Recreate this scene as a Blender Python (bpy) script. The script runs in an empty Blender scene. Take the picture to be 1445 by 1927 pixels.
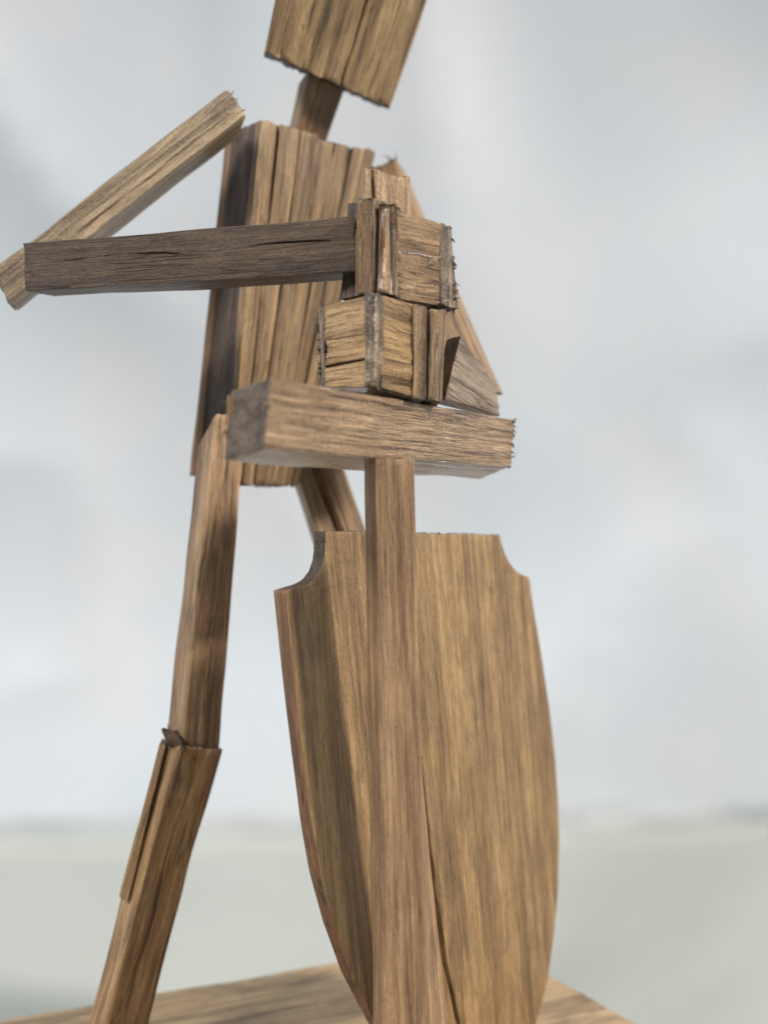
import bpy, bmesh, math, random
import numpy as np
from mathutils import Vector, Matrix, noise

R = math.radians
scene = bpy.context.scene
COL = scene.collection
CM = 0.01

# ------------------------------------------------------------------ camera
F = 1512.0        # focal length in photograph pixels
HZ = 1000.0       # eye level, photograph row
EYE = 11.4        # camera height above the top of the wooden base, cm
cam_data = bpy.data.cameras.new("camera")
cam = bpy.data.objects.new("camera", cam_data)
COL.objects.link(cam)
cam.location = (0, 0, EYE * CM)
cam.rotation_euler = (R(90), 0, 0)
cam_data.sensor_width = 36
cam_data.lens = 36 * F / 1927
cam_data.shift_y = (HZ - 963.5) / 1927
cam_data.clip_start = 0.005
cam_data.clip_end = 20
cam_data.dof.use_dof = True
cam_data.dof.focus_distance = 14.5 * CM
cam_data.dof.aperture_fstop = 8.5
scene.camera = cam

# ------------------------------------------------------------------ light
world = bpy.data.worlds.new("World")
scene.world = world
world.use_nodes = True
bg = world.node_tree.nodes["Background"]
bg.inputs[0].default_value = (0.95, 0.98, 1.0, 1)
bg.inputs[1].default_value = 0.20


def lamp(name, az, el, dist, size, power, colour, target=(-0.5, 15.5, 11.0)):
    d = bpy.data.lights.new(name, 'AREA')
    d.shape = 'DISK'
    d.size = size
    d.energy = power
    d.color = colour
    o = bpy.data.objects.new(name, d)
    COL.objects.link(o)
    t = Vector(target) * CM
    v = Vector((math.sin(R(az)) * math.cos(R(el)), -math.cos(R(az)) * math.cos(R(el)), math.sin(R(el))))
    o.location = t + v * dist
    o.rotation_euler = v.to_track_quat('Z', 'Y').to_euler()
    return o


lamp("key_lamp", 74, 35, 1.6, 0.17, 33, (1.0, 0.925, 0.83))
lamp("window_lamp", -46, 40, 1.5, 0.45, 20, (1.0, 0.97, 0.94))

scene.view_settings.view_transform = 'Standard'
scene.view_settings.look = 'None'
scene.view_settings.exposure = 0
scene.view_settings.gamma = 1


# ------------------------------------------------------------------ helpers
def P(x, y, d):
    """photograph pixel + distance in cm -> place in cm (z = 0 is the top of the base)"""
    return np.array(((x - 722.5) / F * d, d, (HZ - y) / F * d + EYE))


class NT:
    def __init__(self, name):
        self.m = bpy.data.materials.new(name)
        self.m.use_nodes = True
        self.t = self.m.node_tree
        self.b = self.t.nodes["Principled BSDF"]

    def n(self, typ, **kw):
        k = self.t.nodes.new(typ)
        for a, v in kw.items():
            setattr(k, a, v)
        return k

    def l(self, a, b):
        self.t.links.new(a, b)

    def mapped(self, src, scale, loc=(0, 0, 0)):
        k = self.n('ShaderNodeMapping')
        k.inputs['Scale'].default_value = scale
        k.inputs['Location'].default_value = loc
        self.l(src, k.inputs['Vector'])
        return k.outputs[0]

    def noise(self, vec, scale=1.0, detail=3, rough=0.55, dist=0.0):
        k = self.n('ShaderNodeTexNoise')
        k.inputs['Scale'].default_value = scale
        k.inputs['Detail'].default_value = detail
        k.inputs['Roughness'].default_value = rough
        k.inputs['Distortion'].default_value = dist
        self.l(vec, k.inputs['Vector'])
        return k.outputs['Fac']

    def ramp(self, fac, stops):
        k = self.n('ShaderNodeValToRGB')
        e = k.color_ramp.elements
        while len(e) < len(stops):
            e.new(0.5)
        for i, (p, c) in enumerate(stops):
            e[i].position = p
            e[i].color = (*c, 1) if len(c) == 3 else c
        self.l(fac, k.inputs[0])
        return k.outputs['Color']

    def rng(self, fac, a, b, c=0.0, d=1.0):
        k = self.n('ShaderNodeMapRange')
        k.inputs[1].default_value = a
        k.inputs[2].default_value = b
        k.inputs[3].default_value = c
        k.inputs[4].default_value = d
        self.l(fac, k.inputs[0])
        return k.outputs[0]

    def math(self, op, a, b):
        k = self.n('ShaderNodeMath', operation=op)
        for i, v in enumerate((a, b)):
            if isinstance(v, (int, float)):
                k.inputs[i].default_value = v
            else:
                self.l(v, k.inputs[i])
        return k.outputs[0]

    def mix(self, fac, a, b, blend='MIX'):
        k = self.n('ShaderNodeMix', data_type='RGBA', blend_type=blend)
        for s, v in ((k.inputs['Factor'], fac), (k.inputs[6], a), (k.inputs[7], b)):
            if isinstance(v, (int, float)):
                s.default_value = v
            elif isinstance(v, tuple):
                s.default_value = (*v, 1)
            else:
                self.l(v, s)
        return k.outputs[2]


SEED = [0]


def wood(light=(0.40, 0.275, 0.155), mid=(0.27, 0.17, 0.09), dark=(0.085, 0.052, 0.03), band=1.0, pore=1.0,
         stain=0.5, fine=1.0, gloss=0.45, grain=1.0, burn=0.0, warp=0.14, split=0.8, saw=0.0, bump=0.00045, smudge=0.3, char=0.0, coat=0.0):
    """stained, sawn wood: fibres run along the object's own z axis"""
    tint = lambda c, k: tuple(a * b * k for a, b in zip(c, (1.10, 1.0, 0.83)))
    light, mid, dark = tint(light, 1.22), tint(mid, 1.13), tint(dark, 0.85)
    SEED[0] += 1
    s = SEED[0]
    t = NT("stained_wood")
    tc = t.n('ShaderNodeTexCoord').outputs['Object']
    off = (s * 3.17 % 11, s * 5.73 % 13, s * 7.91 % 17)
    co = t.mapped(tc, (100, 100, 100), off)
    # gentle wander of the fibres
    wob = t.n('ShaderNodeTexNoise')
    wob.inputs['Scale'].default_value = 1.0
    wob.inputs['Detail'].default_value = 2
    t.l(t.mapped(co, (0.9, 0.9, 0.28)), wob.inputs['Vector'])
    vm = t.n('ShaderNodeVectorMath', operation='MULTIPLY_ADD')
    t.l(wob.outputs['Color'], vm.inputs[0])
    vm.inputs[1].default_value = (warp, warp, 0.0)
    t.l(co, vm.inputs[2])
    cw = vm.outputs[0]
    bands = t.noise(t.mapped(cw, (2.4 * grain, 2.4 * grain, 0.10)), 1, 3, 0.6, 0.2)
    fib = t.noise(t.mapped(cw, (10 * grain, 10 * grain, 0.30)), 1, 5, 0.70)
    fin = t.noise(t.mapped(cw, (38, 38, 1.3)), 1, 4, 0.65)
    por = t.noise(t.mapped(cw, (30, 30, 1.6), (3.3, 1.7, 9.1)), 1, 2, 0.5)
    blo = t.noise(t.mapped(co, (1.0, 1.0, 0.45)), 1.3, 5, 0.65, 0.6)
    fleck = t.noise(t.mapped(co, (22, 22, 15)), 1, 3, 0.65)
    crk = t.noise(t.mapped(cw, (5.5 * grain, 5.5 * grain, 0.16), (1.1, 4.2, 0.3)), 1, 2, 0.5)
    a = t.math('MULTIPLY', t.rng(bands, 0.32, 0.68), 0.60 * band)
    b = t.math('MULTIPLY', t.rng(fib, 0.30, 0.70, -0.5, 0.5), 0.78)
    k = t.math('ADD', t.math('ADD', a, 0.5 - 0.30 * band), b)
    k = t.math('ADD', k, t.math('MULTIPLY', t.rng(fin, 0.3, 0.7, -0.5, 0.5), 0.40 * fine))
    k = t.math('ADD', k, t.math('MULTIPLY', t.rng(fleck, 0.3, 0.7, -0.5, 0.5), 0.16 * fine))
    col = t.ramp(k, [(0.0, dark), (0.28, tuple(0.6 * m + 0.4 * d for m, d in zip(mid, dark))), (0.52, mid), (0.88, light)])
    pf = t.math('MULTIPLY', t.rng(por, 0.62, 0.76), 0.50 * pore)
    col = t.mix(pf, col, tuple(0.7 * d for d in dark))
    bf = t.math('MULTIPLY', t.rng(blo, 0.50, 0.68), stain)
    col = t.mix(bf, col, tuple(d * 1.35 for d in dark))
    sm_ = t.noise(t.mapped(cw, (5.5, 5.5, 2.0), (2.2, 5.1, 0.7)), 1, 4, 0.65, 0.5)
    col = t.mix(t.math('MULTIPLY', t.rng(sm_, 0.50, 0.66), smudge), col, tuple(0.55 * m + 0.2 * d for m, d in zip(mid, dark)))
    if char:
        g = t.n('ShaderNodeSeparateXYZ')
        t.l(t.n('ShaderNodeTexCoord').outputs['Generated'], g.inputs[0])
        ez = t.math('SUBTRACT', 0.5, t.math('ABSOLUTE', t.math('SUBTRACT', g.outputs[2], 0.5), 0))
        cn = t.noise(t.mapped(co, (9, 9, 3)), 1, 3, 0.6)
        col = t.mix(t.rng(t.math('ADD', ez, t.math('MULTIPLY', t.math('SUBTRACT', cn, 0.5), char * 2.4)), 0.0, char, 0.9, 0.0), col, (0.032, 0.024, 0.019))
    # hairline splits
    cl = t.math('ABSOLUTE', t.math('SUBTRACT', crk, 0.5), 0)
    cf = t.math('MULTIPLY', t.rng(cl, 0.0, 0.013, 1.0, 0.0), t.rng(blo, 0.42, 0.55))
    cf = t.math('MULTIPLY', cf, 0.75 * split)
    col = t.mix(cf, col, (0.022, 0.016, 0.013))
    if burn > 0:
        u = t.noise(co, 2.2, 5, 0.7)
        col = t.mix(t.math('MULTIPLY', t.rng(u, 0.44, 0.56), burn), col, (0.03, 0.024, 0.02))
    t.l(col, t.b.inputs['Base Color'])
    t.l(t.rng(t.math('ADD', fib, t.math('MULTIPLY', fleck, 0.6)), 0.55, 1.0, gloss + 0.18, gloss - 0.14), t.b.inputs['Roughness'])
    t.b.inputs['Specular IOR Level'].default_value = 0.55
    h = t.math('ADD', t.math('MULTIPLY', fib, 1.0), t.math('MULTIPLY', fin, 0.75))
    h = t.math('SUBTRACT', h, t.math('MULTIPLY', pf, 0.5))
    h = t.math('SUBTRACT', h, t.math('MULTIPLY', cf, 1.0))
    h = t.math('ADD', h, t.math('MULTIPLY', fleck, 0.35 * fine))
    if saw:
        sm = t.noise(t.mapped(co, (3, 3, 26)), 1, 3, 0.6)
        h = t.math('ADD', h, t.math('MULTIPLY', sm, saw))
    bp = t.n('ShaderNodeBump')
    bp.inputs['Strength'].default_value = 1.0
    bp.inputs['Distance'].default_value = bump
    t.l(h, bp.inputs['Height'])
    t.l(bp.outputs[0], t.b.inputs['Normal'])
    if coat:
        t.b.inputs['Coat Weight'].default_value = coat
        t.b.inputs['Coat Roughness'].default_value = 0.16
        t.l(bp.outputs[0], t.b.inputs['Coat Normal'])
    return t.m


def endgrain(c1=(0.11, 0.075, 0.05), c2=(0.025, 0.02, 0.017), gloss=0.5):
    SEED[0] += 1
    t = NT("end_grain_wood")
    tc = t.n('ShaderNodeTexCoord').outputs['Object']
    co = t.mapped(tc, (100, 100, 100), (SEED[0] * 1.3, 0, 0))
    a = t.noise(co, 9, 4, 0.65)
    b = t.noise(co, 2.2, 3, 0.6)
    k = t.math('ADD', t.math('MULTIPLY', a, 0.6), t.math('MULTIPLY', b, 0.5))
    t.l(t.ramp(k, [(0.42, c2), (0.68, c1)]), t.b.inputs['Base Color'])
    t.b.inputs['Roughness'].default_value = gloss
    bp = t.n('ShaderNodeBump')
    bp.inputs['Strength'].default_value = 0.9
    bp.inputs['Distance'].default_value = 0.0005
    t.l(a, bp.inputs['Height'])
    t.l(bp.outputs[0], t.b.inputs['Normal'])
    return t.m


def axis_coords(L, r, step, extra=()):
    pts = {0.0, r * 0.3, r, L - r, L - r * 0.3, L}
    n = max(1, int(round((L - 2 * r) / step)))
    for i in range(1, n):
        pts.add(r + (L - 2 * r) * i / n)
    for e in extra:
        if r < e < L - r:
            pts.add(e)
    out = []
    for p in sorted(pts):
        if not out or p - out[-1] > 0.004:
            out.append(p)
    return out


def solid(name, mapf, dims, mats, parent=None, r=0.04, step=0.07, rough=0.018, fibre=0.008, end=0.03, cracks=(),
          frame=None, hairs=(), seed=0, wave=0.0, vstep=None, origin=None, side=None):
    """A piece of sawn wood. mapf(u,v,w in 0..1) gives cm; u across, v along the fibres, w front to back.
    cracks: (u, v0, v1, half width cm, depth cm) in the front face. hairs: (end, count, length) torn fibres."""
    Lu, Lv, Lw = dims
    rnd = random.Random(seed * 77 + 5)
    so = Vector((seed * 4.13 % 31, seed * 2.71 % 29, seed * 6.37 % 37))
    ex = []
    for c in cracks:
        for q in (-1.6, -1, -0.5, 0, 0.5, 1, 1.6):
            ex.append(c[0] * Lu + q * c[3])
    U = axis_coords(Lu, r, step, ex)
    V = axis_coords(Lv, r, vstep or step * 1.6)
    W = axis_coords(Lw, r, step * 1.5)
    nu, nv, nw = len(U) - 1, len(V) - 1, len(W) - 1
    idx = {}
    pos = []
    endf = []

    def vert(i, j, k):
        key = (i, j, k)
        if key in idx:
            return idx[key]
        p = np.array((U[i], V[j], W[k]))
        q = np.clip(p, r, np.array((Lu - r, Lv - r, Lw - r)))
        d = p - q
        ln = np.linalg.norm(d)
        n = d / ln if ln > 1e-9 else d
        v = p[1]
        lat = 1 - abs(n[1])
        z = Vector((p[0] * 0.9, v * 0.45, p[2] * 0.9)) + so
        g = rough * noise.noise(z) * 1.6
        zf = Vector((p[0] * 9, v * 0.7, p[2] * 9)) + so
        g += fibre * noise.noise(zf) * lat * 1.6
        zc = Vector((p[0] * 3.2, v * 0.9, p[2] * 3.2)) + so
        g += fibre * noise.noise(zc) * lat * 1.4
        if abs(n[1]) > 0.3 and end > 0:
            ze = Vector((p[0] * 6, p[2] * 6, (v > Lv / 2) * 9.0)) + so
            e = end * (noise.noise(ze) * 1.5 + 0.8 * noise.noise(ze * 2.7))
            g += e * abs(n[1])
        up = p[0]
        for (cu, v0, v1, cw, cd) in cracks:
            uc = cu * Lu
            dist = abs(p[0] - uc)
            win = max(0.0, 1 - dist / 0.25)
            wd = (noise.noise(Vector((uc * 3.1, v * 0.55, 5.0)) + so) * 0.09 + noise.noise(Vector((uc * 3.1, v * 2.1, 1.0)) + so) * 0.03)
            up += wd * win
            if n[2] < -0.2:
                tv = v / Lv
                if v0 - 0.03 < tv < v1 + 0.03:
                    tap = min(1.0, max(0.0, (tv - v0 + 0.03) / 0.08)) * min(1.0, max(0.0, (v1 + 0.03 - tv) / 0.08))
                    tap *= 0.55 + 0.45 * noise.noise(Vector((uc, v * 1.3, 3)) + so) * 1.5
                    cc = max(0.0, 1 - dist / cw)
                    g -= cd * max(0.0, tap) * (cc ** 0.7 if cc > 0 else 0)
        f = q + n * (r + g)
        f[0] += up - p[0]
        if wave:
            f[0] += wave * noise.noise(Vector((1.3, v * 0.35, 0)) + so)
            f[2] += wave * noise.noise(Vector((7.7, v * 0.35, 0)) + so)
        pos.append(mapf(f[0] / Lu, f[1] / Lv, f[2] / Lw))
        idx[key] = len(pos) - 1
        return idx[key]

    faces = []
    fm = []

    def quad(a, b, c, d, m):
        faces.append((vert(*a), vert(*b), vert(*c), vert(*d)))
        fm.append(m)

    for j in range(nv):
        for i in range(nu):
            quad((i, j, 0), (i + 1, j, 0), (i + 1, j + 1, 0), (i, j + 1, 0), 0)
            quad((i, j, nw), (i, j + 1, nw), (i + 1, j + 1, nw), (i + 1, j, nw), 0)
        for k in range(nw):
            quad((0, j, k), (0, j + 1, k), (0, j + 1, k + 1), (0, j, k + 1), side(V[j] / Lv) if side else 0)
            quad((nu, j, k), (nu, j, k + 1), (nu, j + 1, k + 1), (nu, j + 1, k), side(V[j] / Lv) if side else 0)
    for i in range(nu):
        for k in range(nw):
            quad((i, 0, k), (i, 0, k + 1), (i + 1, 0, k + 1), (i + 1, 0, k), 1)
            quad((i, nv, k), (i + 1, nv, k), (i + 1, nv, k + 1), (i, nv, k + 1), 1)
    pos = np.array(pos)
    # torn fibres at the sawn ends
    hp, hf = [], []
    for (e, count, length, wmax) in hairs:
        clump = [rnd.random() for _ in range(max(3, count // 7))]
        for _ in range(count):
            u = rnd.random()
            if rnd.random() < 0.7:
                u = min(1.0, max(0.0, rnd.choice(clump) + rnd.gauss(0, 0.02)))
            w = rnd.random() ** 1.6 * wmax
            vv = 0.0 if e == 0 else 1.0
            if e == 2:          # along the right edge
                u, vv = 1.0, u
            if e == 3:          # along the left edge
                u, vv = 0.0, u
            base = np.array(mapf(u, vv, w))
            ax = np.array(mapf(u, min(1, vv + 0.02), w)) - np.array(mapf(u, max(0, vv - 0.02), w))
            ax = ax / np.linalg.norm(ax)
            if e == 0:
                ax = -ax
            if e == 4:          # along the notch at the left corner
                u, vv = 0.0, 0.055 + 0.04 * u
            if e in (2, 3, 4):
                q = np.array(mapf(u, vv, w)) - np.array(mapf(0.5, vv, w))
                ax = q / np.linalg.norm(q)
            dirn = ax + np.array([rnd.uniform(-.5, .5) for _ in range(3)])
            dirn /= np.linalg.norm(dirn)
            bend = np.array([rnd.uniform(-1, 1) for _ in range(3)]) * 0.5
            ll = length * (0.2 + 1.3 * rnd.random() ** 2.2)
            rr = min(rnd.uniform(0.012, 0.034), 0.35 * ll + 0.004)
            s1 = np.cross(dirn, (0.3, 0.2, 0.9))
            s1 /= np.linalg.norm(s1)
            s2 = np.cross(dirn, s1)
            b0 = len(pos) + len(hp)
            for t_, rad in ((-0.7, rr), (0.45, rr * 0.6), (0.8, rr * 0.3)):
                c = base + dirn * ll * t_ + bend * ll * max(0, t_) ** 2
                for a in range(3):
                    an = a * 2.094
                    hp.append(c + (s1 * math.cos(an) + s2 * math.sin(an)) * rad)
            hp.append(base + dirn * ll + bend * ll)
            for lv in range(2):
                for a in range(3):
                    x0, x1 = b0 + lv * 3 + a, b0 + lv * 3 + (a + 1) % 3
                    hf.append((x0, x1, x1 + 3, x0 + 3))
            for a in range(3):
                hf.append((b0 + 6 + a, b0 + 6 + (a + 1) % 3, b0 + 9))
    if hp:
        pos = np.vstack((pos, np.array(hp)))
        faces += hf
        fm += [1 if (k // 27) % 3 else 0 for k in range(len(hf))]
    # the object's own frame: z along the fibres, y front to back
    c = np.array(origin if origin is not None else mapf(.5, .5, .5))
    if frame is None:
        zz = Vector(mapf(.5, 0, .5)) - Vector(mapf(.5, 1, .5))
        xx = Vector(mapf(1, .5, .5)) - Vector(mapf(0, .5, .5))
    else:
        zz, xx = frame
    zz = zz.normalized()
    xx = (xx - zz * xx.dot(zz)).normalized()
    yy = zz.cross(xx)
    M = np.array((xx, yy, zz))
    loc = (pos - c) @ M.T * CM
    me = bpy.data.meshes.new(name)
    me.from_pydata([tuple(p) for p in loc], [], faces)
    me.polygons.foreach_set('material_index', fm)
    me.polygons.foreach_set('use_smooth', [True] * len(faces))
    bm = bmesh.new()
    bm.from_mesh(me)
    bmesh.ops.recalc_face_normals(bm, faces=bm.faces)
    bm.to_mesh(me)
    bm.free()
    for m in mats:
        me.materials.append(m)
    o = bpy.data.objects.new(name, me)
    COL.objects.link(o)
    mw = Matrix((xx, yy, zz)).transposed().to_4x4()
    mw.translation = Vector(c) * CM
    o.matrix_world = mw
    if parent is not None:
        adopt(o, parent, mw)
    return o


WORLD = {}


def adopt(o, parent, mw):
    pw = WORLD.get(parent.name, parent.matrix_basis.copy())
    o.parent = parent
    o.matrix_parent_inverse = Matrix.Identity(4)
    o.matrix_basis = pw.inverted() @ mw
    WORLD[o.name] = mw


def hexmap(A, B, back):
    """A, B: two (x, y, distance) front corners at either end; back: one or two cm vectors, or 4 explicit corners"""
    a0, a1 = P(*A[0]), P(*A[1])
    b0, b1 = P(*B[0]), P(*B[1])
    if len(back) == 4:
        c0, c1, d0, d1 = (P(*q) for q in back)
    else:
        if not hasattr(back[0], '__len__'):
            back = (back, back)
        ba, bb = np.array(back[0], float), np.array(back[1], float)
        c0, c1, d0, d1 = a0 + ba, a1 + ba, b0 + bb, b1 + bb

    def f(u, v, w):
        fr = (a0 * (1 - u) + a1 * u) * (1 - v) + (b0 * (1 - u) + b1 * u) * v
        bk = (c0 * (1 - u) + c1 * u) * (1 - v) + (d0 * (1 - u) + d1 * u) * v
        return fr * (1 - w) + bk * w

    lu = 0.5 * (np.linalg.norm(a1 - a0) + np.linalg.norm(b1 - b0))
    lv = 0.5 * (np.linalg.norm(b0 - a0) + np.linalg.norm(b1 - a1))
    lw = 0.25 * sum(np.linalg.norm(q) for q in (c0 - a0, c1 - a1, d0 - b0, d1 - b1))
    return f, (lu, lv, lw)


NSTICK = [0]


def stick(name, A, B, back, mats, parent, **kw):
    NSTICK[0] += 1
    f, dims = hexmap(A, B, back)
    kw.setdefault('seed', NSTICK[0])
    return solid(name, f, dims, mats, parent, **kw)


def thing(name, label, cat, base):
    o = bpy.data.objects.new(name, None)
    o.empty_display_size = 0.02
    COL.objects.link(o)
    o.location = Vector(base) * CM
    o['label'] = label
    o['category'] = cat
    WORLD[o.name] = Matrix.Translation(Vector(base) * CM)
    return o


def tag(o, label, cat):
    o['label'] = label
    o['category'] = cat


# ------------------------------------------------------------------ backdrop sheet over the table and wall
FLOOR = -1.6


def fabric(name, base, rough_scale, low):
    t = NT(name)
    tc = t.n('ShaderNodeTexCoord').outputs['Object']
    co = t.mapped(tc, (100, 100, 100))
    a = t.noise(co, 0.16, 4, 0.55)
    col = t.mix(t.rng(a, 0.38, 0.66), tuple(c * k for c, k in zip(base, (0.945, 0.97, 0.99))), tuple(c * k for c, k in zip(base, (1.03, 0.995, 0.99))))  # faint cool and pink drift of lens flare, put into the sheet's colour
    # sheet colour darkens softly towards the table, standing in for weaker light there
    g = t.n('ShaderNodeSeparateXYZ')
    t.l(co, g.inputs[0])
    edge = t.math('ADD', g.outputs[2], t.math('MULTIPLY', a, 0.5))
    mr = t.n('ShaderNodeMapRange', interpolation_type='SMOOTHSTEP')
    mr.inputs[1].default_value = FLOOR + 0.1
    mr.inputs[2].default_value = FLOOR + 2.0
    t.l(edge, mr.inputs[0])
    col = t.mix(mr.outputs[0], t.mix(t.rng(a, 0.35, 0.65), tuple(c * 0.96 for c in low), low), col)
    t.l(col, t.b.inputs['Base Color'])
    t.b.inputs['Roughness'].default_value = 0.85
    b = t.noise(co, rough_scale, 3)
    bp = t.n('ShaderNodeBump')
    bp.inputs['Strength'].default_value = 0.15
    bp.inputs['Distance'].default_value = 0.0005
    t.l(b, bp.inputs['Height'])
    t.l(bp.outputs[0], t.b.inputs['Normal'])
    return t.m


WALL_Y = 34.0
COVE = 0.9
FRONT = -4.0      # near edge of the sheet


def crumple(x, y):
    p = Vector((x * 0.055, y * 0.055, 2.0))
    h = noise.noise(p) * 0.9 + noise.noise(p * 2.3 + Vector((5, 1, 0))) * 0.5
    rdg = 1 - abs(noise.noise(Vector((x * 0.075 + 3, y * 0.05 + x * 0.02, 7.0)))) * 2.2
    return h + max(0, rdg) ** 3 * 0.7


def sheet(name, nx, ny, f, mat):
    vs, fs = [], []
    for j in range(ny + 1):
        for i in range(nx + 1):
            vs.append(tuple(c * CM for c in f(i / nx, j / ny)))
    for j in range(ny):
        for i in range(nx):
            a = j * (nx + 1) + i
            fs.append((a, a + 1, a + nx + 2, a + nx + 1))
    me = bpy.data.meshes.new(name)
    me.from_pydata(vs, [], fs)
    me.polygons.foreach_set('use_smooth', [True] * len(fs))
    me.materials.append(mat)
    o = bpy.data.objects.new(name, me)
    COL.objects.link(o)
    o['kind'] = 'structure'
    return o


def backdrop_f(u, v):
    """one sheet: over the table, round a soft curve and up the wall"""
    x = -75 + 150 * u
    wy = WALL_Y + 0.055 * x
    flat = wy - COVE - FRONT
    q = v * 125.0
    if q < flat:
        return (x, FRONT + q, FLOOR + 0.12 * crumple(x * 1.3 + 50, q) - 0.16)
    a = (q - flat) / COVE
    if a < math.pi / 2:
        n = (-math.sin(a), math.cos(a))
        p = (wy - COVE + COVE * math.sin(a), FLOOR + COVE - COVE * math.cos(a))
        k = 0.12 + 0.52 * a / (math.pi / 2)
    else:
        n = (-1.0, 0.0)
        p = (wy, FLOOR + COVE + (q - flat - COVE * math.pi / 2))
        k = 0.64
    h = k * crumple(x, p[1]) if a > 0.2 else 0.12 * crumple(x * 1.3 + 50, q)
    h = k * crumple(x + 20 * (1 - min(1, a / 1.57)), p[1])
    p = (p[0] - 0.0066 * max(0.0, p[1] - 3) ** 2, p[1])     # forward bend added so the upper sheet catches less light
    return (x, p[0] + n[0] * h, p[1] + n[1] * h - 0.16 * (1 - min(1, a / 1.57)))


bd = sheet('backdrop', 150, 260, backdrop_f, fabric('white_sheet', (0.625, 0.672, 0.725), 9, (0.355, 0.378, 0.36)))

# ------------------------------------------------------------------ wooden base
C0 = np.array((2.78, 22.56, 0.0))
E1 = np.array((-11.73, -3.83, 0.0)) / 12.34 * 15.5
E2 = np.array((3.09, -3.97, 0.0)) / 5.03 * 13.0


def base_map(u, v, w):
    return C0 + E1 * v + E2 * u + np.array((0, 0, -1.45)) * w


m_end = endgrain((0.17, 0.11, 0.07), (0.03, 0.022, 0.018))
base = solid('wooden_plank', base_map, (13.0, 15.5, 1.45),
             [wood(light=(0.42, 0.33, 0.225), mid=(0.33, 0.25, 0.165), dark=(0.15, 0.105, 0.07), stain=0.45, pore=0.4), m_end],
             None, r=0.06, step=0.18, rough=0.02, fibre=0.006, end=0.02, seed=3,
             origin=C0 + E1 * .5 + E2 * .5 + np.array((0, 0, -1.45)))
tag(base, 'flat pale wooden plank lying under the figure and its shield', 'plank')

# ------------------------------------------------------------------ shield
SH_T = np.array((-0.225, 0.225, 0.0))


def shield_px(x, y):
    return P(x, y, 1 / (0.0745 - 4.34e-5 * (x - 537) + 2.2e-6 * (y - 1050)))


def chain(pts):
    ys = [p[1] for p in pts]
    xs = [p[0] for p in pts]
    return lambda y: float(np.interp(y, ys, xs))


L_EDGE = chain([(613, 1000), (612, 1038), (610, 1056), (603, 1076), (592, 1091), (578, 1100), (560, 1106), (536, 1111),
                (538, 1130), (546, 1210), (557, 1310), (569, 1420), (585, 1540), (604, 1650), (629, 1745), (663, 1840),
                (712, 1935), (768, 2020), (812, 2070), (846, 2105)])
R_EDGE = chain([(940, 1005), (944, 1022), (950, 1040), (960, 1060), (972, 1075), (984, 1082), (997, 1087), (1001, 1120),
                (1018, 1230), (1034, 1330), (1045, 1430), (1050, 1500), (1052, 1580), (1050, 1680), (1043, 1760),
                (1030, 1850), (1008, 1927), (968, 2010), (915, 2075), (856, 2112)])


def shield_map(u, v, w):
    yl = 999 + (2084 - 999) * v
    yr = 1006 + (2004 - 1006) * v
    xl, xr = L_EDGE(yl), R_EDGE(yr)
    return shield_px(xl + (xr - xl) * u, yl + (yr - yl) * u) + SH_T * w


sz = Vector(shield_px(740, 1050) - shield_px(815, 1900))
sx = Vector(shield_px(900, 1400) - shield_px(640, 1400))
shield = solid('shield', shield_map, (7.0, 11.2, 0.32),
               [wood(light=(0.375, 0.265, 0.155), mid=(0.26, 0.178, 0.10), dark=(0.105, 0.066, 0.04), band=1.0, stain=0.3, split=0.3, fine=1.1, smudge=0.5, grain=0.75),
                endgrain(), wood(light=(0.27, 0.155, 0.10), mid=(0.17, 0.095, 0.06), dark=(0.07, 0.04, 0.03), stain=0.6)],
               None, side=lambda v: 1 if v < 0.098 else 2, r=0.025, step=0.10, vstep=0.055, rough=0.010, fibre=0.005, end=0.02, frame=(sz, sx), seed=11,
               hairs=((0, 40, 0.05, 1.0), (4, 50, 0.07, 1.0)), cracks=((0.459, 0.40, 0.92, 0.085, 0.29),), origin=shield_map(.5, 1, .5))
tag(shield, 'wooden shield with two notched top corners standing behind the sword blade', 'shield')

# ------------------------------------------------------------------ sword
sword = thing('sword', 'wooden sword held point down in front of the shield', 'sword', P(790, 2150, 14.6) * np.array((1, 1, 0)))
w_blade = wood(light=(0.40, 0.285, 0.19), mid=(0.285, 0.19, 0.125), dark=(0.125, 0.078, 0.055), band=0.7, stain=0.3, pore=0.8, split=0.3)
blade = stick('blade', [(706, 862, 13.0), (780, 862, 13.25)], [(723, 2258, 13.7), (806, 2249, 13.8)],
              [(685, 862, 13.35), (730, 862, 13.65), (705, 2214, 14.2), (871, 2180, 14.6)],
              [w_blade, m_end], sword, r=0.025, step=0.05, rough=0.012, fibre=0.007, end=0.02, vstep=0.09)
w_grip = wood(light=(0.40, 0.29, 0.175), mid=(0.25, 0.165, 0.10), dark=(0.075, 0.045, 0.03), fine=1.4, stain=0.3)
w_guard = wood(light=(0.74, 0.565, 0.42), mid=(0.50, 0.365, 0.26), dark=(0.13, 0.08, 0.055), band=0.5, fine=1.7, gloss=0.30, stain=0.25, pore=1.2, saw=0.35, bump=0.0012, coat=0.8)
guard = stick('crossguard', [(508, 711, 11.2), (497, 848, 11.2)], [(969, 788, 16.2), (963, 878, 16.2)],
              ((-0.66, 0.55, -0.09), (-0.60, 0.62, -0.22)),
              [w_guard, endgrain((0.20, 0.15, 0.12), (0.07, 0.05, 0.04))], sword, r=0.035, step=0.045, vstep=0.09, rough=0.02,
              fibre=0.014, end=0.03, hairs=((1, 150, 0.10, 0.8), (0, 14, 0.08, 1.0)))
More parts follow.
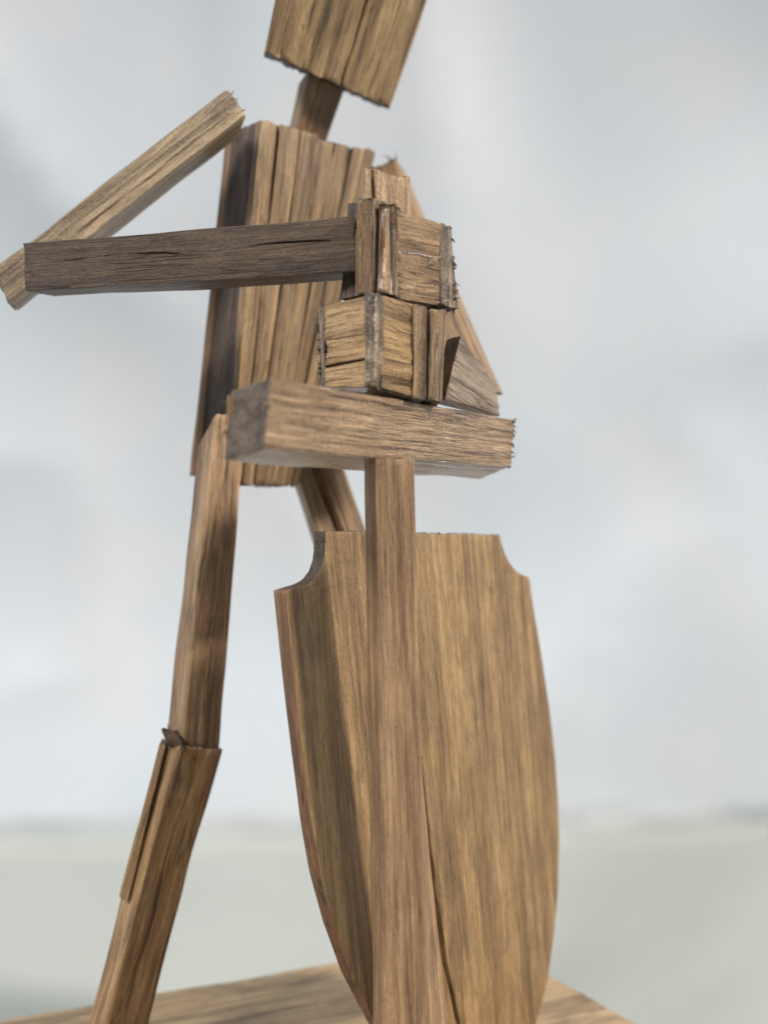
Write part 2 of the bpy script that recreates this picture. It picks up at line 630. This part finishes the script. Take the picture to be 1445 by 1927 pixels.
stick('chip', [(425, 742, 11.72), (442, 738, 11.7)], [(423, 846, 11.75), (440, 853, 11.7)], (0.12, 0.12, 0),
      [w_grip, endgrain((0.2, 0.1, 0.05))], guard, r=0.03, rough=0.03, end=0.04, hairs=((3, 16, 0.05, 0.5),))
grip = stick('grip', [(688, 314, 13.75), (770, 335, 14.1)], [(690, 765, 13.6), (770, 770, 13.95)], (0.05, 0.85, 0),
             [w_grip, m_end], sword, r=0.03, step=0.045, fibre=0.014, end=0.05, cracks=((0.22, 0.0, 0.5, 0.06, 0.12),))

# ------------------------------------------------------------------ figure
fig = thing('wooden_figure', 'blocky wooden stick figure leaning both hands on its sword', 'figurine', np.array((-5.0, 17.0, 0.0)))

# torso: a core with split strips over its front
w_core = wood(light=(0.115, 0.074, 0.052), mid=(0.072, 0.046, 0.034), dark=(0.03, 0.021, 0.018), stain=0.4)  # dark stain, with the arm's shade on the torso side put into the colour
TA = [(487, 222, 17.0), (707, 288, 19.3)]
TB = [(433, 912, 17.0), (562, 914, 18.4)]
torso = stick('torso', [(488, 222, 17.12), (705, 291, 19.42)], [(434, 905, 17.12), (560, 910, 18.5)],
              ((-0.86, 0.80, 0.10), (-0.98, 0.90, 0)), [w_core, m_end], fig, r=0.06, step=0.09, rough=0.03, fibre=0.01, end=0.05)
ft, _ = hexmap(TA, TB, (-0.20, 0.22, 0))
cuts = [(0.0, 0.0), (0.155, 0.17), (0.335, 0.33), (0.475, 0.50), (0.63, 0.66), (0.79, 0.80), (0.905, 0.90), (1.0, 1.0)]
tones = [1.12, 0.98, 0.82, 1.05, 0.80, 1.08, 0.92]
rs = random.Random(4)
for i in range(7):
    (u0, w0), (u1, w1) = cuts[i], cuts[i + 1]
    k = tones[i]
    mm = wood(light=tuple(c * k for c in (0.39, 0.29, 0.18)), mid=tuple(c * k for c in (0.25, 0.175, 0.107)),
              dark=(0.085, 0.055, 0.036), stain=0.3, grain=1.2)
    dep = rs.uniform(-0.07, 0.07)
    top = rs.uniform(-0.006, 0.008)

    def fmap(u, v, w, u0=u0, u1=u1, w0=w0, w1=w1, dep=dep, top=top):
        e = 0.0035
        a = u0 + e + (u1 - u0 - 2 * e) * u
        b = w0 + e + (w1 - w0 - 2 * e) * u
        return ft(a * (1 - v) + b * v, top + v * (1 - top), w + dep)
    lu = 0.5 * ((u1 - u0) * 3.3 + (w1 - w0) * 1.95)
    cr = ((0.55, 0.1, 0.5, 0.02, 0.04),) if i in (2, 4) else ()
    solid('strip', fmap, (lu, 8.0, 0.30), [mm, m_end], torso, r=0.03 if i else 0.09, step=0.06, vstep=0.11, rough=0.022, fibre=0.012,
          end=0.04, seed=40 + i, wave=0.03, cracks=cr)

w_rim = wood(light=(0.36, 0.24, 0.14), mid=(0.26, 0.165, 0.10), dark=(0.1, 0.062, 0.04))
stick('strip', [(425, 262, 17.86), (438, 254, 17.74)], [(357, 893, 18.02), (374, 896, 17.86)], (0.2, 0.25, 0), [w_rim, m_end], torso,
      r=0.02, end=0.03, rough=0.02)

# neck and head
w_neck = wood(light=(0.27, 0.19, 0.12), mid=(0.17, 0.112, 0.07), dark=(0.06, 0.04, 0.028))
stick('neck', [(586, 128, 17.9), (652, 160, 18.5)], [(556, 262, 18.4), (612, 272, 18.9)], (-0.33, 0.55, 0.0), [w_neck, m_end], fig)
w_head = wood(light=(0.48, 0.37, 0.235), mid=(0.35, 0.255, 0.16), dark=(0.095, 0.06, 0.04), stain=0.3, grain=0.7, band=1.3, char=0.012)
stick('head', [(556, -185, 15.9), (838, -95, 17.7)], [(498, 98, 16.9), (733, 203, 18.8)], (-0.16, 0.90, 0.46), [w_head, endgrain()],
      fig, r=0.035, step=0.06, rough=0.02, fibre=0.012, end=0.045,
      cracks=((0.42, 0.1, 0.55, 0.03, 0.05), (0.58, 0.3, 1.0, 0.05, 0.09), (0.80, 0.35, 1.0, 0.035, 0.06), (0.25, 0.2, 0.8, 0.03, 0.03)))

# far arm (at the right of the photograph)
w_arm = wood(light=(0.39, 0.275, 0.165), mid=(0.28, 0.185, 0.11), dark=(0.10, 0.062, 0.04))
stick('upper_arm', [(680, 326, 19.3), (742, 296, 19.3)], [(868, 765, 16.9), (934, 737, 16.9)], (0.25, 0.85, 0.1), [w_arm, m_end], fig,
      end=0.06, hairs=((0, 5, 0.16, 0.3),))
w_grey = wood(light=(0.30, 0.245, 0.215), mid=(0.20, 0.16, 0.14), dark=(0.075, 0.058, 0.052), fine=1.6, stain=0.5)  # grey tone stands in for bounce light on the shaded underside
stick('forearm', [(867, 630, 15.0), (836, 752, 14.7)], [(933, 720, 16.6), (942, 784, 16.3)], (-0.24, 0.40, 0.03), [w_grey, endgrain((0.22, 0.10, 0.04), (0.03, 0.02, 0.016))],
      fig, fibre=0.02, end=0.02)

# near arm (at the left of the photograph)
w_up = wood(light=(0.51, 0.41, 0.30), mid=(0.36, 0.28, 0.195), dark=(0.13, 0.085, 0.058), stain=0.4, fine=2.0, pore=0.6, split=0.4, bump=0.0009, coat=0.5, saw=0.3)
stick('upper_arm', [(427, 164, 16.1), (464, 213, 16.0)], [(-14, 508, 16.4), (18, 566, 16.2)], (-0.28, 0.95, 0.04), [w_up, m_end], fig,
      r=0.05, rough=0.025, fibre=0.014, end=0.05, hairs=((0, 8, 0.09, 0.8),), cracks=((0.70, 0.0, 0.9, 0.03, 0.04),))
w_fore = wood(light=(0.112, 0.075, 0.048), mid=(0.066, 0.043, 0.028), dark=(0.042, 0.028, 0.021), stain=0.4)  # darkened tone carries the shade that falls on this forearm
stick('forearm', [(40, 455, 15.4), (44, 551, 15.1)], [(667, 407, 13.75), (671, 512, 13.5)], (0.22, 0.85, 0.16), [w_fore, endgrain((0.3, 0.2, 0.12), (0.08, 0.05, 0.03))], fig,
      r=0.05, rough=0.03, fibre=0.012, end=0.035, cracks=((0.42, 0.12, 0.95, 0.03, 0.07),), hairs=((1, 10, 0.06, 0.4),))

# upper hand: blocks glued round the grip
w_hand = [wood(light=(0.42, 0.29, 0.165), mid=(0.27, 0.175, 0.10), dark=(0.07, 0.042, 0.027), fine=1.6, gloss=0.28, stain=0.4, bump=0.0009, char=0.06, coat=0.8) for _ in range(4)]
w_dark = wood(light=(0.15, 0.105, 0.075), mid=(0.095, 0.064, 0.047), dark=(0.035, 0.025, 0.02), burn=0.5)
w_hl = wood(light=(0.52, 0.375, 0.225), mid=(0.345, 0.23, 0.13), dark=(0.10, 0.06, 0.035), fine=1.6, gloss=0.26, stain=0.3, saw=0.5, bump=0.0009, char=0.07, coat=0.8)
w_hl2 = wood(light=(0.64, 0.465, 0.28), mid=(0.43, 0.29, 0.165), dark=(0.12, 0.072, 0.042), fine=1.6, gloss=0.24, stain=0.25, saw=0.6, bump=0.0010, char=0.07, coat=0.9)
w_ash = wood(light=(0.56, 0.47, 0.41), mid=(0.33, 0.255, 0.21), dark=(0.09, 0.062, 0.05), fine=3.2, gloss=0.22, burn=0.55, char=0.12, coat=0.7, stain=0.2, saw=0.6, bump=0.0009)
kw = dict(r=0.025, step=0.034, fibre=0.026, rough=0.022, end=0.035, vstep=0.05)
hand = stick('hand', [(655, 384, 13.95), (700, 384, 13.6)], [(637, 565, 13.9), (700, 550, 13.5)], (0.5, 0.75, 0), [w_dark, m_end], fig, **kw)
stick('finger', [(675, 372, 13.5), (705, 370, 13.32)], [(671, 557, 13.45), (704, 549, 13.28)], (0.35, 0.5, 0), [w_hand[0], m_end], hand,
      cracks=((0.75, 0, 1, 0.03, 0.05),), **kw)
stick('finger', [(709, 378, 13.22), (746, 381, 13.2)], [(708, 551, 13.2), (745, 557, 13.18)], (0.2, 0.7, 0), [w_hand[1], m_end], hand,
      cracks=((0.8, 0.25, 1, 0.03, 0.05),), **kw)
stick('finger', [(748, 398, 13.32), (748, 561, 13.3)], [(829, 420, 14.15), (827, 571, 14.1)], (-0.2, 0.55, 0), [w_hl, m_end], hand,
      cracks=((0.18, 0, 1, 0.025, 0.03), (0.46, 0.0, 1, 0.03, 0.05), (0.68, 0.1, 1, 0.03, 0.04), (0.88, 0.0, 0.9, 0.025, 0.04)), **kw)
stick('fingertip', [(829, 420, 14.12), (851, 427, 14.45)], [(827, 573, 14.1), (859, 580, 14.45)], (-0.35, 0.4, 0), [w_ash, endgrain()], hand,
      hairs=((2, 220, 0.075, 1.0), (1, 26, 0.09, 1.0)), **kw)

# lower hand
hand2 = stick('hand', [(622, 573, 13.95), (832, 584, 14.25)], [(618, 724, 13.95), (826, 756, 14.2)], (0, 0.7, 0), [w_dark, m_end], fig, **kw)
rows = [(553, 575, 640, 632), (640, 632, 690, 688), (690, 688, 729, 728)]
# (right top, left top, right bottom, left bottom)
rows = [(553, 575, 626, 640), (627, 641, 672, 690), (673, 691, 728, 728)]
for (rt, lt, rb, lb) in rows:
    stick('finger', [(611, lt, 13.65), (610, lb, 13.65)], [(691, rt, 12.98), (689, rb, 12.98)], (0.38, 0.45, 0), [w_hl2, m_end], hand2, **kw)
stick('fingertip', [(597, 581, 13.85), (612, 574, 13.68)], [(600, 724, 13.85), (608, 729, 13.68)], (0.3, 0.4, 0), [w_ash, endgrain()], hand2,
      hairs=((3, 200, 0.075, 1.0), (0, 18, 0.08, 1.0)), **kw)
stick('finger', [(690, 552, 12.9), (713, 553, 12.82)], [(687, 728, 12.88), (706, 729, 12.82)], (0.25, 0.6, 0), [w_ash, endgrain()], hand2, **kw)
stick('finger', [(719, 556, 12.98), (715, 729, 12.98)], [(780, 573, 13.5), (776, 748, 13.45)], (-0.2, 0.6, 0), [w_hl2, m_end], hand2,
      cracks=((0.24, 0, 1, 0.025, 0.045), (0.5, 0, 0.6, 0.02, 0.02)), **kw)
stick('finger', [(781, 574, 13.45), (803, 578, 13.68)], [(777, 749, 13.42), (800, 753, 13.65)], (-0.2, 0.5, 0), [w_hand[2], m_end], hand2, **kw)
stick('finger', [(809, 579, 13.68), (838, 584, 14.0)], [(804, 753, 13.66), (832, 758, 13.98)], (-0.2, 0.5, 0), [w_hand[3], m_end], hand2,
      cracks=((0.45, 0.3, 0.9, 0.03, 0.03),), **kw)

# near leg
w_leg = wood(light=(0.50, 0.36, 0.24), mid=(0.33, 0.23, 0.155), dark=(0.11, 0.074, 0.056), stain=0.5, grain=0.8)
w_leg2 = wood(light=(0.44, 0.31, 0.185), mid=(0.30, 0.20, 0.12), dark=(0.10, 0.064, 0.042), stain=0.4, grain=0.8)
stick('thigh', [(408, 772, 16.35), (464, 784, 17.0)], [(341, 1405, 16.3), (413, 1424, 16.9)], [(374, 836, 16.95), (440, 800, 17.6), (311, 1400, 16.85), (390, 1420, 17.5)], [w_leg, m_end], fig,
      r=0.06, rough=0.03, fibre=0.012, end=0.05, cracks=((0.45, 0.0, 0.8, 0.03, 0.05),), hairs=((1, 8, 0.09, 1.0),))
shin = stick('shin', [(338, 1401, 16.2), (419, 1412, 16.85)], [(163, 2062, 16.2), (252, 2032, 16.7)], (-0.48, 0.55, 0), [w_leg2, m_end], fig,
             r=0.06, rough=0.035, fibre=0.014, end=0.05, cracks=((0.42, 0.0, 0.75, 0.035, 0.07),), hairs=((0, 14, 0.08, 1.0),))
stick('chip', [(306, 1377, 16.28), (338, 1384, 16.2)], [(317, 1402, 16.28), (350, 1413, 16.2)], (-0.05, 0.3, 0), [w_dark, m_end], shin,
      r=0.03, rough=0.06, end=0.06, hairs=((0, 10, 0.07, 1.0), (1, 10, 0.07, 1.0), (3, 8, 0.08, 1.0)))
stick('splint', [(300, 1398, 16.4), (313, 1402, 16.36)], [(224, 1690, 16.42), (240, 1700, 16.38)], (-0.05, 0.4, 0), [w_leg2, m_end], shin,
      r=0.03, end=0.02)

# far leg
w_leg3 = wood(light=(0.38, 0.265, 0.15), mid=(0.235, 0.155, 0.095), dark=(0.08, 0.052, 0.036), stain=0.4)
stick('thigh', [(546, 850, 18.7), (636, 850, 19.2)], [(668, 1215, 18.0), (762, 1205, 18.5)], (-0.25, 0.75, 0), [w_leg3, m_end], fig,
      cracks=((0.40, 0.0, 1.0, 0.12, 0.28), (0.62, 0.0, 0.6, 0.03, 0.05)))
stick('shin', [(664, 1208, 17.9), (768, 1205, 18.5)], [(768, 1958, 18.0), (866, 1936, 18.4)], (-0.35, 0.7, 0), [w_leg3, m_end], fig)
